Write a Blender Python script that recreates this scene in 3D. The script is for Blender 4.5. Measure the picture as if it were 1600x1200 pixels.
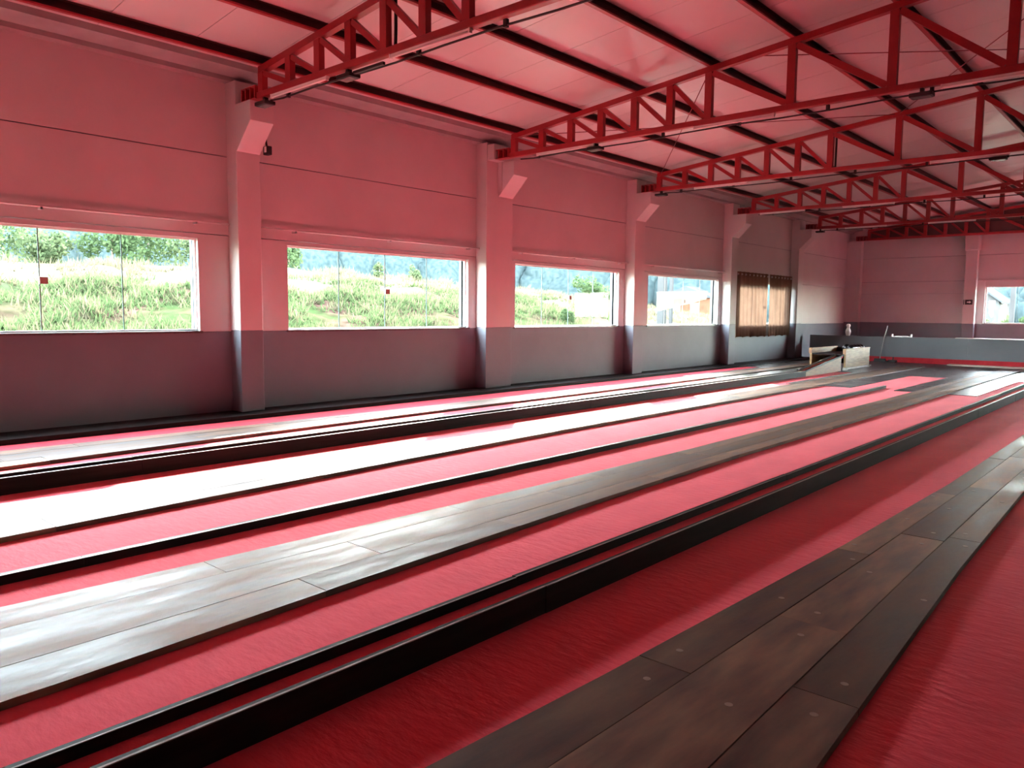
import bpy, math, random
from mathutils import Vector, Matrix
random.seed(7)
scene = bpy.context.scene
for o in list(bpy.data.objects):
    bpy.data.objects.remove(o)
COL = scene.collection

# ------------------------------------------------------------------ camera
cam_d = bpy.data.cameras.new('camera')
cam_d.sensor_width = 36.0
cam_d.lens = 36.0 * 1199.89 / 1600.0
cam_d.clip_end = 500
cam = bpy.data.objects.new('camera', cam_d)
COL.objects.link(cam)
RT = Vector((0.7463089, 0.6655392, 0.0089753))
UP = Vector((-0.0686786, 0.0635868, 0.9956104))
FW = Vector((-0.6620470, 0.7436493, -0.0931637))
m = Matrix((RT, UP, -FW)).transposed().to_4x4()
m.translation = Vector((0, 0, 1.5))
cam.matrix_world = m
scene.camera = cam

# ------------------------------------------------------------------ sky, sun, exposure
SUN_FROM = Vector((-1.6, 1.8, 1.0)).normalized()      # low sun outside the left wall, ahead of the camera
world = bpy.data.worlds.new('world')
scene.world = world
world.use_nodes = True
wn = world.node_tree
wn.nodes.clear()
sky = wn.nodes.new('ShaderNodeTexSky')
sky.sky_type = 'NISHITA'
sky.sun_disc = False
sky.sun_elevation = math.asin(SUN_FROM.z)
sky.sun_rotation = math.atan2(SUN_FROM.x, SUN_FROM.y)
sky.air_density = 1.0
sky.dust_density = 0.5
bg = wn.nodes.new('ShaderNodeBackground')
bg.inputs['Strength'].default_value = 3.8
wo = wn.nodes.new('ShaderNodeOutputWorld')
hz = wn.nodes.new('ShaderNodeHueSaturation')      # thin bright haze takes some blue out of the sky
hz.inputs['Saturation'].default_value = 0.45
wn.links.new(sky.outputs[0], hz.inputs['Color'])
wn.links.new(hz.outputs[0], bg.inputs[0])
wn.links.new(bg.outputs[0], wo.inputs[0])

sun_d = bpy.data.lights.new('sun', 'SUN')
sun_d.energy = 13.0
sun_d.color = (1.0, 0.93, 0.82)
sun_d.angle = math.radians(0.6)
sun = bpy.data.objects.new('sun', sun_d)
COL.objects.link(sun)
sun.rotation_euler = (-SUN_FROM).to_track_quat('-Z', 'Y').to_euler()
sun.location = SUN_FROM * 60

vs = scene.view_settings
vs.view_transform = 'Standard'
vs.look = 'None'
vs.exposure = 2.10
vs.gamma = 1.0
vs.use_curve_mapping = False
try:
    scene.cycles.use_denoising = True
    scene.cycles.max_bounces = 10
    scene.cycles.diffuse_bounces = 7
    scene.cycles.transparent_max_bounces = 12
    scene.cycles.sample_clamp_indirect = 6.0
except Exception:
    pass

# ------------------------------------------------------------------ materials
def nodes_of(name):
    mt = bpy.data.materials.new(name)
    mt.use_nodes = True
    nt = mt.node_tree
    return mt, nt, nt.nodes['Principled BSDF'], nt.nodes['Material Output']

def set_in(b, **kw):
    for k, v in kw.items():
        k = k.replace('_', ' ')
        if k in b.inputs:
            b.inputs[k].default_value = v

def noise_mat(name, c1, c2, scale=6.0, rough=0.7, stretch=(1, 1, 1), bump=0.0, bscale=40.0, spec=0.5,
              objvar=0.0, metallic=0.0, detail=4.0, lo=0.35, hi=0.65, rvar=0.0, bstretch=None, bdist=0.01):
    mt, nt, b, out = nodes_of(name)
    set_in(b, Roughness=rough, Metallic=metallic, Specular_IOR_Level=spec)
    tc = nt.nodes.new('ShaderNodeTexCoord')
    geo = nt.nodes.new('ShaderNodeNewGeometry')
    mp = nt.nodes.new('ShaderNodeMapping')
    mp.inputs['Scale'].default_value = stretch
    nt.links.new(geo.outputs['Position'], mp.inputs[0])
    nz = nt.nodes.new('ShaderNodeTexNoise')
    nz.inputs['Scale'].default_value = scale
    nz.inputs['Detail'].default_value = detail
    vec = mp.outputs[0]
    if objvar:
        oi = nt.nodes.new('ShaderNodeObjectInfo')
        ad = nt.nodes.new('ShaderNodeVectorMath')
        ad.operation = 'ADD'
        mu = nt.nodes.new('ShaderNodeMath'); mu.operation = 'MULTIPLY'
        mu.inputs[1].default_value = 57.0
        nt.links.new(oi.outputs['Random'], mu.inputs[0])
        nt.links.new(mp.outputs[0], ad.inputs[0])
        nt.links.new(mu.outputs[0], ad.inputs[1])
        vec = ad.outputs[0]
    nt.links.new(vec, nz.inputs['Vector'])
    rp = nt.nodes.new('ShaderNodeValToRGB')
    rp.color_ramp.elements[0].position = lo
    rp.color_ramp.elements[1].position = hi
    rp.color_ramp.elements[0].color = (*c1, 1)
    rp.color_ramp.elements[1].color = (*c2, 1)
    nt.links.new(nz.outputs[0], rp.inputs[0])
    colo = rp.outputs[0]
    if objvar:
        mr = nt.nodes.new('ShaderNodeMapRange')
        mr.inputs['To Min'].default_value = 1 - objvar
        mr.inputs['To Max'].default_value = 1 + objvar
        nt.links.new(oi.outputs['Random'], mr.inputs[0])
        hs = nt.nodes.new('ShaderNodeHueSaturation')
        nt.links.new(mr.outputs[0], hs.inputs['Value'])
        nt.links.new(colo, hs.inputs['Color'])
        colo = hs.outputs[0]
    nt.links.new(colo, b.inputs['Base Color'])
    if rvar:
        m2 = nt.nodes.new('ShaderNodeMapRange')
        m2.inputs['From Min'].default_value = 0.3
        m2.inputs['From Max'].default_value = 0.7
        m2.inputs['To Min'].default_value = rough - rvar
        m2.inputs['To Max'].default_value = rough + rvar
        nt.links.new(nz.outputs[0], m2.inputs[0])
        nt.links.new(m2.outputs[0], b.inputs['Roughness'])
    if bump:
        n2 = nt.nodes.new('ShaderNodeTexNoise')
        n2.inputs['Scale'].default_value = bscale
        n2.inputs['Detail'].default_value = 5
        if bstretch:
            mb = nt.nodes.new('ShaderNodeMapping')
            mb.inputs['Scale'].default_value = bstretch
            nt.links.new(geo.outputs['Position'], mb.inputs[0])
            nt.links.new(mb.outputs[0], n2.inputs['Vector'])
        else:
            nt.links.new(vec, n2.inputs['Vector'])
        bp = nt.nodes.new('ShaderNodeBump')
        bp.inputs['Strength'].default_value = bump
        bp.inputs['Distance'].default_value = bdist
        nt.links.new(n2.outputs[0], bp.inputs['Height'])
        nt.links.new(bp.outputs[0], b.inputs['Normal'])
    return mt

M = {}
M['carpet'] = noise_mat('red_carpet', (0.70, 0.074, 0.104), (0.78, 0.088, 0.120), 2.5, 0.95, (1, .5, 1), 0.38, 9.0, 0.08,
                        bstretch=(1.0, 2.2, 1), bdist=0.02)
for sh in (M['carpet'],):
    set_in(sh.node_tree.nodes['Principled BSDF'], Sheen_Weight=0.10, Sheen_Roughness=0.4, Sheen_Tint=(1, .55, .55, 1))
M['carpet_dark'] = noise_mat('red_carpet_strip', (0.50, 0.035, 0.05), (0.58, 0.045, 0.06), 5, 0.95, spec=0.2)
M['white'] = noise_mat('white_paint', (0.49, 0.485, 0.47), (0.53, 0.525, 0.51), 1.2, 0.6, bump=0.25, bscale=25, spec=0.4, bdist=0.004)
M['grey'] = noise_mat('grey_paint', (0.150, 0.165, 0.188), (0.168, 0.183, 0.206), 1.4, 0.55, bump=0.2, bscale=25, spec=0.4, bdist=0.004)
M['gutter'] = noise_mat('galvanised_gutter', (0.27, 0.27, 0.26), (0.32, 0.32, 0.31), 3, 0.55, spec=0.5)
M['panel'] = noise_mat('roof_panel_white', (0.50, 0.495, 0.48), (0.54, 0.535, 0.52), 0.8, 0.34, bump=0.12, bscale=1.6, spec=0.5, rvar=0.06, bdist=0.03)
M['steel'] = noise_mat('red_steel_paint', (0.27, 0.014, 0.020), (0.32, 0.018, 0.024), 5, 0.40, spec=0.5)
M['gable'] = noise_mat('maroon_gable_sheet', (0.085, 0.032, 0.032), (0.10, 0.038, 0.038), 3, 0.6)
M['steel_dark'] = noise_mat('dark_red_steel_paint', (0.16, 0.012, 0.016), (0.20, 0.016, 0.020), 5, 0.45, spec=0.5)
M['steel_shade'] = noise_mat('shaded_red_steel', (0.040, 0.008, 0.009), (0.055, 0.011, 0.012), 5, 0.6, spec=0.3)  # near-black copy of the red steel, shade inside the purlins painted in
M['black'] = noise_mat('black_paint', (0.014, 0.012, 0.012), (0.022, 0.018, 0.018), 8, 0.5, spec=0.4)
M['black_board'] = noise_mat('black_stained_board', (0.010, 0.007, 0.0065), (0.021, 0.014, 0.0125), 3, 0.55, (6, .4, 6), 0.2, 30, 0.10, bdist=0.003)
M['plank'] = noise_mat('worn_brown_plank', (0.058, 0.040, 0.031), (0.235, 0.140, 0.086), 2.6, 0.58, (3.2, .7, 5), 0.45, 9, 0.22,
                       objvar=0.45, rvar=0.13, lo=0.3, hi=0.72, bdist=0.006, detail=8.0)
M['edge'] = noise_mat('painted_edge_highlight', (0.20, 0.165, 0.14), (0.30, 0.25, 0.215), 9, 0.5, (3, 1, 3))  # pale tone painting the grazing highlight on the board tops
M['plug'] = noise_mat('pale_wood_plug', (0.22, 0.16, 0.12), (0.28, 0.21, 0.16), 20, 0.6)
M['deck'] = noise_mat('black_deck_board', (0.030, 0.032, 0.030), (0.060, 0.062, 0.058), 3, 0.33, (1, 1, 1), 0.2, 20, 0.5, objvar=0.3, rvar=0.07, bdist=0.003)
M['deckline'] = noise_mat('pale_deck_line', (0.35, 0.36, 0.31), (0.42, 0.43, 0.38), 5, 0.5)
M['pine'] = noise_mat('pine_board', (0.27, 0.155, 0.062), (0.40, 0.25, 0.105), 3, 0.55, (1, 1, 8), 0.1, 20, 0.4, objvar=0.12, bdist=0.003)
M['pine_dark'] = noise_mat('pine_end_grain', (0.30, 0.15, 0.07), (0.38, 0.20, 0.10), 6, 0.6)
M['track'] = noise_mat('aluminium_track', (0.45, 0.45, 0.43), (0.52, 0.52, 0.50), 4, 0.4, metallic=0.3)
M['sill'] = noise_mat('dark_granite_sill', (0.07, 0.06, 0.06), (0.12, 0.11, 0.10), 30, 0.35)
M['whiteplastic'] = noise_mat('white_plastic', (0.72, 0.72, 0.70), (0.78, 0.78, 0.76), 4, 0.35)
M['rod'] = noise_mat('white_rod', (0.56, 0.55, 0.53), (0.60, 0.59, 0.57), 4, 0.4)
M['metal'] = noise_mat('grey_metal', (0.45, 0.45, 0.46), (0.55, 0.55, 0.56), 4, 0.35, metallic=0.8)
M['lockplate'] = noise_mat('tan_lock', (0.33, 0.25, 0.21), (0.40, 0.31, 0.26), 4, 0.5)
M['whitestrip'] = noise_mat('pale_board', (0.55, 0.52, 0.44), (0.62, 0.59, 0.50), 4, 0.5)
M['bark'] = noise_mat('bark', (0.10, 0.07, 0.05), (0.18, 0.13, 0.09), 8, 0.9)
M['render_wall'] = noise_mat('pale_render', (0.043, 0.043, 0.042), (0.049, 0.049, 0.048), 2, 0.9, spec=0.0)
M['rooftile'] = noise_mat('clay_roof', (0.42, 0.17, 0.09), (0.52, 0.24, 0.13), 3, 0.8)
M['rooflight'] = noise_mat('grey_roof', (0.034, 0.037, 0.041), (0.040, 0.043, 0.047), 3, 0.9, spec=0.0)
M['brickwall'] = noise_mat('orange_block_wall', (0.062, 0.030, 0.018), (0.080, 0.041, 0.025), 3, 0.9, spec=0.0)
M['darkpane'] = noise_mat('dark_house_glass', (0.10, 0.12, 0.15), (0.14, 0.16, 0.19), 3, 0.2)
M['rubber'] = noise_mat('black_ball', (0.010, 0.010, 0.012), (0.018, 0.018, 0.020), 4, 0.2)
M['broomgrey'] = noise_mat('grey_handle', (0.30, 0.30, 0.30), (0.36, 0.36, 0.36), 4, 0.5)

def leaf_mat(name, c1, c2, trans=0.45):
    mt, nt, b, out = nodes_of(name)
    nz = nt.nodes.new('ShaderNodeTexNoise')
    nz.inputs['Scale'].default_value = 3.8
    geo = nt.nodes.new('ShaderNodeNewGeometry')
    nt.links.new(geo.outputs['Position'], nz.inputs['Vector'])
    rp = nt.nodes.new('ShaderNodeValToRGB')
    rp.color_ramp.elements[0].position = 0.35
    rp.color_ramp.elements[1].position = 0.65
    rp.color_ramp.elements[0].color = (*c1, 1)
    rp.color_ramp.elements[1].color = (*c2, 1)
    nt.links.new(nz.outputs[0], rp.inputs[0])
    nt.links.new(rp.outputs[0], b.inputs['Base Color'])
    set_in(b, Roughness=0.9, Specular_IOR_Level=0.0)
    tr = nt.nodes.new('ShaderNodeBsdfTranslucent')
    nt.links.new(rp.outputs[0], tr.inputs['Color'])
    mx = nt.nodes.new('ShaderNodeMixShader')
    mx.inputs[0].default_value = trans
    nt.links.new(b.outputs[0], mx.inputs[1])
    nt.links.new(tr.outputs[0], mx.inputs[2])
    nt.links.new(mx.outputs[0], out.inputs['Surface'])
    return mt

M['leaf'] = leaf_mat('leaf_green', (0.030, 0.050, 0.022), (0.050, 0.072, 0.032))
M['leaf_pale'] = leaf_mat('leaf_pale_green', (0.044, 0.064, 0.030), (0.068, 0.086, 0.042))
M['leaf_dark'] = leaf_mat('forest_green', (0.018, 0.028, 0.029), (0.033, 0.045, 0.046), 0.15)
M['grass'] = leaf_mat('grass_blades', (0.031, 0.051, 0.020), (0.060, 0.078, 0.034), 0.45)
M['straw'] = leaf_mat('dry_grass_blades', (0.062, 0.055, 0.033), (0.085, 0.077, 0.046), 0.4)
M['curtain'] = leaf_mat('tan_curtain_cloth', (0.19, 0.122, 0.088), (0.218, 0.143, 0.102), 0.14)

# glass: mostly clear, a little mirror
mt, nt, b, out = nodes_of('window_glass')
tr = nt.nodes.new('ShaderNodeBsdfTransparent')
tr.inputs[0].default_value = (0.93, 0.96, 0.94, 1)
gl = nt.nodes.new('ShaderNodeBsdfGlossy')
gl.inputs['Roughness'].default_value = 0.02
mx = nt.nodes.new('ShaderNodeMixShader')
mx.inputs[0].default_value = 0.008
nt.links.new(tr.outputs[0], mx.inputs[1])
nt.links.new(gl.outputs[0], mx.inputs[2])
nt.links.new(mx.outputs[0], out.inputs['Surface'])
M['glass'] = mt
M['glassedge'] = noise_mat('glass_edge', (0.10, 0.15, 0.14), (0.14, 0.20, 0.18), 5, 0.25)

# hillside ground: grass, straw and red soil in patches
mt, nt, b, out = nodes_of('hillside_soil')
geo = nt.nodes.new('ShaderNodeNewGeometry')
n1 = nt.nodes.new('ShaderNodeTexNoise'); n1.inputs['Scale'].default_value = 0.55; n1.inputs['Detail'].default_value = 6
n2 = nt.nodes.new('ShaderNodeTexNoise'); n2.inputs['Scale'].default_value = 2.6; n2.inputs['Detail'].default_value = 5
nt.links.new(geo.outputs['Position'], n1.inputs['Vector'])
nt.links.new(geo.outputs['Position'], n2.inputs['Vector'])
r1 = nt.nodes.new('ShaderNodeValToRGB')
r1.color_ramp.elements[0].position = 0.40; r1.color_ramp.elements[0].color = (0.0245, 0.0389, 0.0144, 1)
r1.color_ramp.elements[1].position = 0.60; r1.color_ramp.elements[1].color = (0.054, 0.0317, 0.0245, 1)
nt.links.new(n1.outputs[0], r1.inputs[0])
r2 = nt.nodes.new('ShaderNodeValToRGB')
r2.color_ramp.elements[0].position = 0.35; r2.color_ramp.elements[0].color = (0.55, 0.55, 0.55, 1)
r2.color_ramp.elements[1].position = 0.7; r2.color_ramp.elements[1].color = (1.2, 1.2, 1.2, 1)
nt.links.new(n2.outputs[0], r2.inputs[0])
mu = nt.nodes.new('ShaderNodeMix'); mu.data_type = 'RGBA'; mu.blend_type = 'MULTIPLY'; mu.inputs[0].default_value = 1
nt.links.new(r1.outputs[0], mu.inputs[6]); nt.links.new(r2.outputs[0], mu.inputs[7])
# upper strip of the bank is dry straw-coloured grass and pale dirt
sx = nt.nodes.new('ShaderNodeSeparateXYZ')
nt.links.new(geo.outputs['Position'], sx.inputs[0])
mr = nt.nodes.new('ShaderNodeMapRange')
mr.inputs['From Min'].default_value = -20.5; mr.inputs['From Max'].default_value = -23.5
nt.links.new(sx.outputs['X'], mr.inputs[0])
mr2 = nt.nodes.new('ShaderNodeMapRange')
mr2.inputs['From Min'].default_value = 22; mr2.inputs['From Max'].default_value = 30
nt.links.new(sx.outputs['Y'], mr2.inputs[0])
mxm = nt.nodes.new('ShaderNodeMath'); mxm.operation = 'MAXIMUM'
nt.links.new(mr.outputs[0], mxm.inputs[0]); nt.links.new(mr2.outputs[0], mxm.inputs[1])
m3 = nt.nodes.new('ShaderNodeMix'); m3.data_type = 'RGBA'
m3.inputs[7].default_value = (0.074, 0.064, 0.046, 1)
nt.links.new(mxm.outputs[0], m3.inputs[0]); nt.links.new(mu.outputs[2], m3.inputs[6])
ln = nt.nodes.new('ShaderNodeVectorMath'); ln.operation = 'LENGTH'
nt.links.new(geo.outputs['Position'], ln.inputs[0])
mr4 = nt.nodes.new('ShaderNodeMapRange')
mr4.inputs['From Min'].default_value = 52; mr4.inputs['From Max'].default_value = 60
nt.links.new(ln.outputs['Value'], mr4.inputs[0])
m5 = nt.nodes.new('ShaderNodeMix'); m5.data_type = 'RGBA'
m5.inputs[7].default_value = (0.0158, 0.0274, 0.0202, 1)          # wooded hill far off
nt.links.new(mr4.outputs[0], m5.inputs[0]); nt.links.new(m3.outputs[2], m5.inputs[6])
nt.links.new(m5.outputs[2], b.inputs['Base Color'])
set_in(b, Roughness=1.0, Specular_IOR_Level=0.0)
M['hill'] = mt

# ------------------------------------------------------------------ mesh helpers
class MB:
    def __init__(s): s.v = []; s.f = []
    def add(s, vs_, fs):
        n = len(s.v); s.v += [tuple(x) for x in vs_]; s.f += [tuple(i + n for i in f) for f in fs]; return s
    def box(s, x0, x1, y0, y1, z0, z1):
        return s.add([(x0,y0,z0),(x1,y0,z0),(x1,y1,z0),(x0,y1,z0),(x0,y0,z1),(x1,y0,z1),(x1,y1,z1),(x0,y1,z1)],
                     [(0,3,2,1),(4,5,6,7),(0,1,5,4),(1,2,6,5),(2,3,7,6),(3,0,4,7)])
    def prism(s, poly, y0, y1):           # poly of (x,z), counter-clockwise seen from -y
        n = len(poly)
        vs_ = [(x, y0, z) for x, z in poly] + [(x, y1, z) for x, z in poly]
        fs = [tuple(range(n)), tuple(range(2*n-1, n-1, -1))]
        fs += [((i+1) % n, i, i+n, (i+1) % n + n) for i in range(n)]
        return s.add(vs_, fs)
    def prismx(s, poly, x0, x1):          # poly of (y,z)
        n = len(poly)
        vs_ = [(x0, y, z) for y, z in poly] + [(x1, y, z) for y, z in poly]
        fs = [tuple(range(n-1, -1, -1)), tuple(range(n, 2*n))]
        fs += [(i, (i+1) % n, (i+1) % n + n, i+n) for i in range(n)]
        return s.add(vs_, fs)
    def slab(s, quad, z0, z1):            # quad of (x,y) extruded in z
        n = len(quad)
        vs_ = [(x, y, z0) for x, y in quad] + [(x, y, z1) for x, y in quad]
        fs = [tuple(range(n-1, -1, -1)), tuple(range(n, 2*n))]
        fs += [(i, (i+1) % n, (i+1) % n + n, i+n) for i in range(n)]
        return s.add(vs_, fs)
    def bar(s, p0, p1, w, d, side=(0,1,0)):   # w across in-plane, d along side
        p0, p1 = Vector(p0), Vector(p1)
        t = (p1 - p0).normalized(); sd = Vector(side); sd = (sd - t*sd.dot(t)).normalized(); u = t.cross(sd)
        vs_ = []
        for p in (p0, p1):
            for a, c in ((-1,-1),(1,-1),(1,1),(-1,1)):
                vs_.append(p + u*(a*w/2) + sd*(c*d/2))
        return s.add(vs_, [(0,1,2,3),(7,6,5,4),(0,4,5,1),(1,5,6,2),(2,6,7,3),(3,7,4,0)])
    def tube(s, pts, r, n=10, r1=None):
        pts = [Vector(p) for p in pts]; rings = []
        N = len(pts)
        for i, p in enumerate(pts):
            t = (pts[min(i+1, N-1)] - pts[max(i-1, 0)]).normalized()
            a = Vector((0,0,1)) if abs(t.z) < .9 else Vector((1,0,0))
            u = t.cross(a).normalized(); w = t.cross(u)
            rr = r if r1 is None else r + (r1-r)*i/(N-1)
            rings.append([p + u*(rr*math.cos(2*math.pi*k/n)) + w*(rr*math.sin(2*math.pi*k/n)) for k in range(n)])
        vs_ = [v for g in rings for v in g]
        fs = [(i*n+k, i*n+(k+1) % n, (i+1)*n+(k+1) % n, (i+1)*n+k) for i in range(N-1) for k in range(n)]
        fs += [tuple(range(n-1, -1, -1)), tuple(range((N-1)*n, N*n))]
        return s.add(vs_, fs)
    def lathe(s, prof, c=(0,0,0), n=20):
        vs_ = [(c[0]+r*math.cos(2*math.pi*k/n), c[1]+r*math.sin(2*math.pi*k/n), c[2]+z) for r, z in prof for k in range(n)]
        N = len(prof)
        fs = [(i*n+k, i*n+(k+1) % n, (i+1)*n+(k+1) % n, (i+1)*n+k) for i in range(N-1) for k in range(n)]
        fs += [tuple(range(n-1, -1, -1)), tuple(range((N-1)*n, N*n))]
        return s.add(vs_, fs)
    def mesh(s, name, mat, smooth=False):
        me = bpy.data.meshes.new(name)
        me.from_pydata(s.v, [], s.f)
        me.materials.append(M[mat])
        me.update()
        if smooth:
            for p in me.polygons: p.use_smooth = True
        return me
    def build(s, name, mat, parent=None, smooth=False, bevel=0.0):
        return place(name, s.mesh(name, mat, smooth), parent, bevel)

def place(name, me, parent=None, bevel=0.0, loc=None):
    o = bpy.data.objects.new(name, me)
    COL.objects.link(o)
    if parent: o.parent = parent
    if loc: o.location = loc
    if bevel:
        bv = o.modifiers.new('bevel', 'BEVEL'); bv.width = bevel; bv.segments = 2; bv.limit_method = 'ANGLE'
    return o

def tag(o, label=None, cat=None, group=None, kind=None):
    if label: o['label'] = label
    if cat: o['category'] = cat
    if group: o['group'] = group
    if kind: o['kind'] = kind
    return o

def thing(name, label, cat, group=None, kind=None, loc=(0,0,0)):
    o = bpy.data.objects.new(name, None)
    o.empty_display_size = 0.2
    COL.objects.link(o); o.location = loc
    return tag(o, label, cat, group, kind)

ORD = ['first', 'second', 'third', 'fourth', 'fifth', 'sixth', 'seventh', 'eighth', 'ninth', 'tenth', 'eleventh', 'twelfth']

def lerp_tab(tab, x):
    if x <= tab[0][0]: return tab[0][1]
    for (a, va), (b_, vb) in zip(tab, tab[1:]):
        if x <= b_: return va + (vb-va)*(x-a)/(b_-a)
    return tab[-1][1]

# ------------------------------------------------------------------ hall dimensions
XW, XP = -10.25, -9.98               # left wall face, pillar face
XR = 10.25                           # right wall
Y0, YE = -8.0, 31.0                  # rear wall, end wall
TRUSS_Y = [5.59, 10.59, 15.59, 20.59, 25.59, 30.6]
ZP = 1.21                            # paint line
PITCH = 0.108
def roof_z(x): return 4.68 + PITCH*(9.48 - abs(x))   # top of the truss top chord
WIN = [(-3.85, 0.0), (1.22, 5.05), (6.43, 10.25), (11.58, 15.26), (16.55, 20.29), (21.55, 25.15)]
WZ0, WZ1 = 1.205, 2.465
PILLARS = [(0.42, 0.77), (5.50, 5.85), (10.46, 11.18), (15.51, 15.93), (20.50, 20.90), (25.37, 25.79)]

# ------------------------------------------------------------------ floor
fl = MB()
fl.box(XW-0.3, XR+0.3, Y0-0.3, YE+0.3, -0.25, 0.0)
o = fl.build('floor', 'carpet')
tag(o, 'bright red carpet covering the hall floor between the wooden lanes', 'carpet', kind='structure')

# black low plinth along the left wall
o = MB().box(XW, -9.64, Y0, 26.6, 0, 0.06).build('baseboard_left', 'black_board')
tag(o, 'low black plinth running along the foot of the windowed wall', 'baseboard', kind='structure')

# ------------------------------------------------------------------ left wall of stacked panels
wl = thing('wall_left', 'long wall of painted panels with a row of windows, grey below and white above', 'wall', kind='structure')
T = 0.18
bays = []
edges = [Y0, 0.59, 5.67, 10.82, 15.72, 20.70, 25.58, YE]
G = 0.006
for i in range(7):
    ya, yb = edges[i] + G/2, edges[i+1] - G/2
    win = WIN[i-1] if 1 <= i <= 6 else None
    win = WIN[i] if i < 6 else None
    def pan(y0, y1, z0, z1, mat):
        MB().box(XW-T, XW, y0, y1, z0, z1).build('wall_panel', mat, wl)
    pan(ya, yb, 0.0, ZP-0.02, 'grey')
    if win:
        w0, w1 = win
        pan(ya, w0, ZP-0.02+0.004, 2.525, 'white')
        pan(w1, yb, ZP-0.02+0.004, 2.525, 'white')
        MB().box(XW-T, XW, w0, w1, WZ1, 2.525).build('lintel', 'white', wl)
    else:
        pan(ya, yb, ZP-0.02+0.004, 2.525, 'white')
    pan(ya, yb, 2.525+0.012, 3.605, 'white')
    pan(ya, yb, 3.605+0.014, 4.62, 'white')
    MB().box(XW-T-0.06, XW-0.02, ya-G/2, yb+G/2, 3.59, 3.63).build('joint_filler', 'grey', wl)
    MB().box(XW-T-0.06, XW-T+0.05, ya-G/2, yb+G/2, 4.5, 5.0).build('wall_panel', 'white', wl)
    if win:
        w0, w1 = win
        for a_, b_ in ((ya-G/2, w0), (w1, yb+G/2)):
            MB().box(XW-T-0.06, XW-T+0.05, a_, b_, ZP-0.05, 2.6).build('joint_filler', 'grey', wl)

# gutter box along the top of the left wall
o = MB().prism([(XW-0.1, 4.60), (XW+0.16, 4.60), (XW+0.16, 4.66), (XW+0.46, 4.70), (XW+0.46, 4.80), (XW-0.1, 4.80)], Y0, YE).build('trim_1', 'gutter')
tag(o, 'galvanised eaves gutter along the top of the windowed wall', 'gutter', kind='structure')

# ------------------------------------------------------------------ windows in the left wall
def make_window(n, w0, w1, label, lock=True):
    w = thing('window_%d' % n, label, 'window', kind='structure', loc=(XW, w0, WZ0))
    def P(mb, name, mat, parent=w):
        mb.v = [(x - XW, y - w0, z - WZ0) for x, y, z in mb.v]
        return mb.build(name, mat, parent)
    xg = XW - 0.085
    P(MB().box(XW-T-0.03, XW+0.025, w0-0.03, w1+0.03, WZ0-0.032, WZ0), 'sill', 'sill')
    P(MB().box(xg-0.03, xg+0.03, w0, w1, WZ0, WZ0+0.022), 'bottom_track', 'track')
    P(MB().box(xg-0.03, xg+0.03, w0, w1, WZ1-0.025, WZ1), 'top_track', 'whiteplastic')
    P(MB().box(xg-0.025, xg+0.025, w0, w0+0.022, WZ0+0.022, WZ1-0.025), 'side_channel', 'whiteplastic')
    P(MB().box(xg-0.025, xg+0.025, w1-0.022, w1, WZ0+0.022, WZ1-0.025), 'side_channel', 'whiteplastic')
    a, b_ = w0+0.022, w1-0.022
    L = (b_-a)/4
    for k in range(4):
        dx = 0.012 if k in (1, 2) else -0.012
        ya = a + k*L - (0.025 if k in (2, 3) and k == 3 else 0)
        yb = a + (k+1)*L + (0.025 if k == 0 else 0)
        pn = P(MB().box(xg+dx-0.004, xg+dx+0.004, ya, yb, WZ0+0.022, WZ1-0.025), 'pane', 'glass')
        ye = yb if k < 2 else ya
        if k < 3:
            e = MB().box(xg+dx-0.0055, xg+dx+0.0055, yb-0.012, yb, WZ0+0.022, WZ1-0.025)
            P(e, 'pane_edge', 'glassedge', pn)
    if lock:
        ym = a + 2*L
        P(MB().box(xg+0.016, xg+0.05, ym-0.015, ym+0.075, 1.785, 1.865), 'lock', 'lockplate').data.materials[0] = M['lockplate']
    return w
wl_labels = ['sliding glass window behind the camera in the red-lit wall',
             'sliding glass window at the left edge, cut by the frame, grassy bank behind',
             'wide four-pane sliding window between the two nearest pillars, grassy bank behind',
             'sliding window between second and third pillars with a small bush outside',
             'overexposed small sliding window just left of the curtained one',
             'window hidden behind the drawn brown curtains']
for k, (a, b_) in enumerate(WIN):
    make_window(k+1, a, b_, wl_labels[k])

# curtain rods
rodl = {1: 'white curtain rod above the leftmost window', 2: 'white curtain rod above the widest four-pane window',
        3: 'white curtain rod above the window with the bush', 4: 'white curtain rod above the overexposed small window',
        5: 'curtain rod carrying the brown eyelet curtains'}
for k in range(1, 6):
    a, b_ = WIN[k]
    r = thing('curtain_rod', rodl[k], 'curtain rod', 'curtain rods over the windows', loc=(XW+0.09, (a+b_)/2, 2.68))
    y0r = PILLARS[k][1] + 0.02 if k > 1 else 1.05
    y0r = max(PILLARS[k-0][1]+0.05 if a > PILLARS[k][1] else PILLARS[k-1][1]+0.1, a-0.55)
    y1r = b_+0.42 if k != 5 else b_+0.2
    c = (a+b_)/2
    MB().tube([(0, y0r-c, 0), (0, y1r-c, 0)], 0.014, 8).build('rod', 'rod' if k < 5 else 'metal', r, True)
    for yy in (a+0.1, (a+b_)/2, b_-0.05):
        MB().box(-0.09, 0.012, yy-c-0.012, yy-c+0.012, -0.035, -0.01).box(-0.01, 0.012, yy-c-0.012, yy-c+0.012, -0.035, 0.0).build('bracket', 'rod', r)

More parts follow.
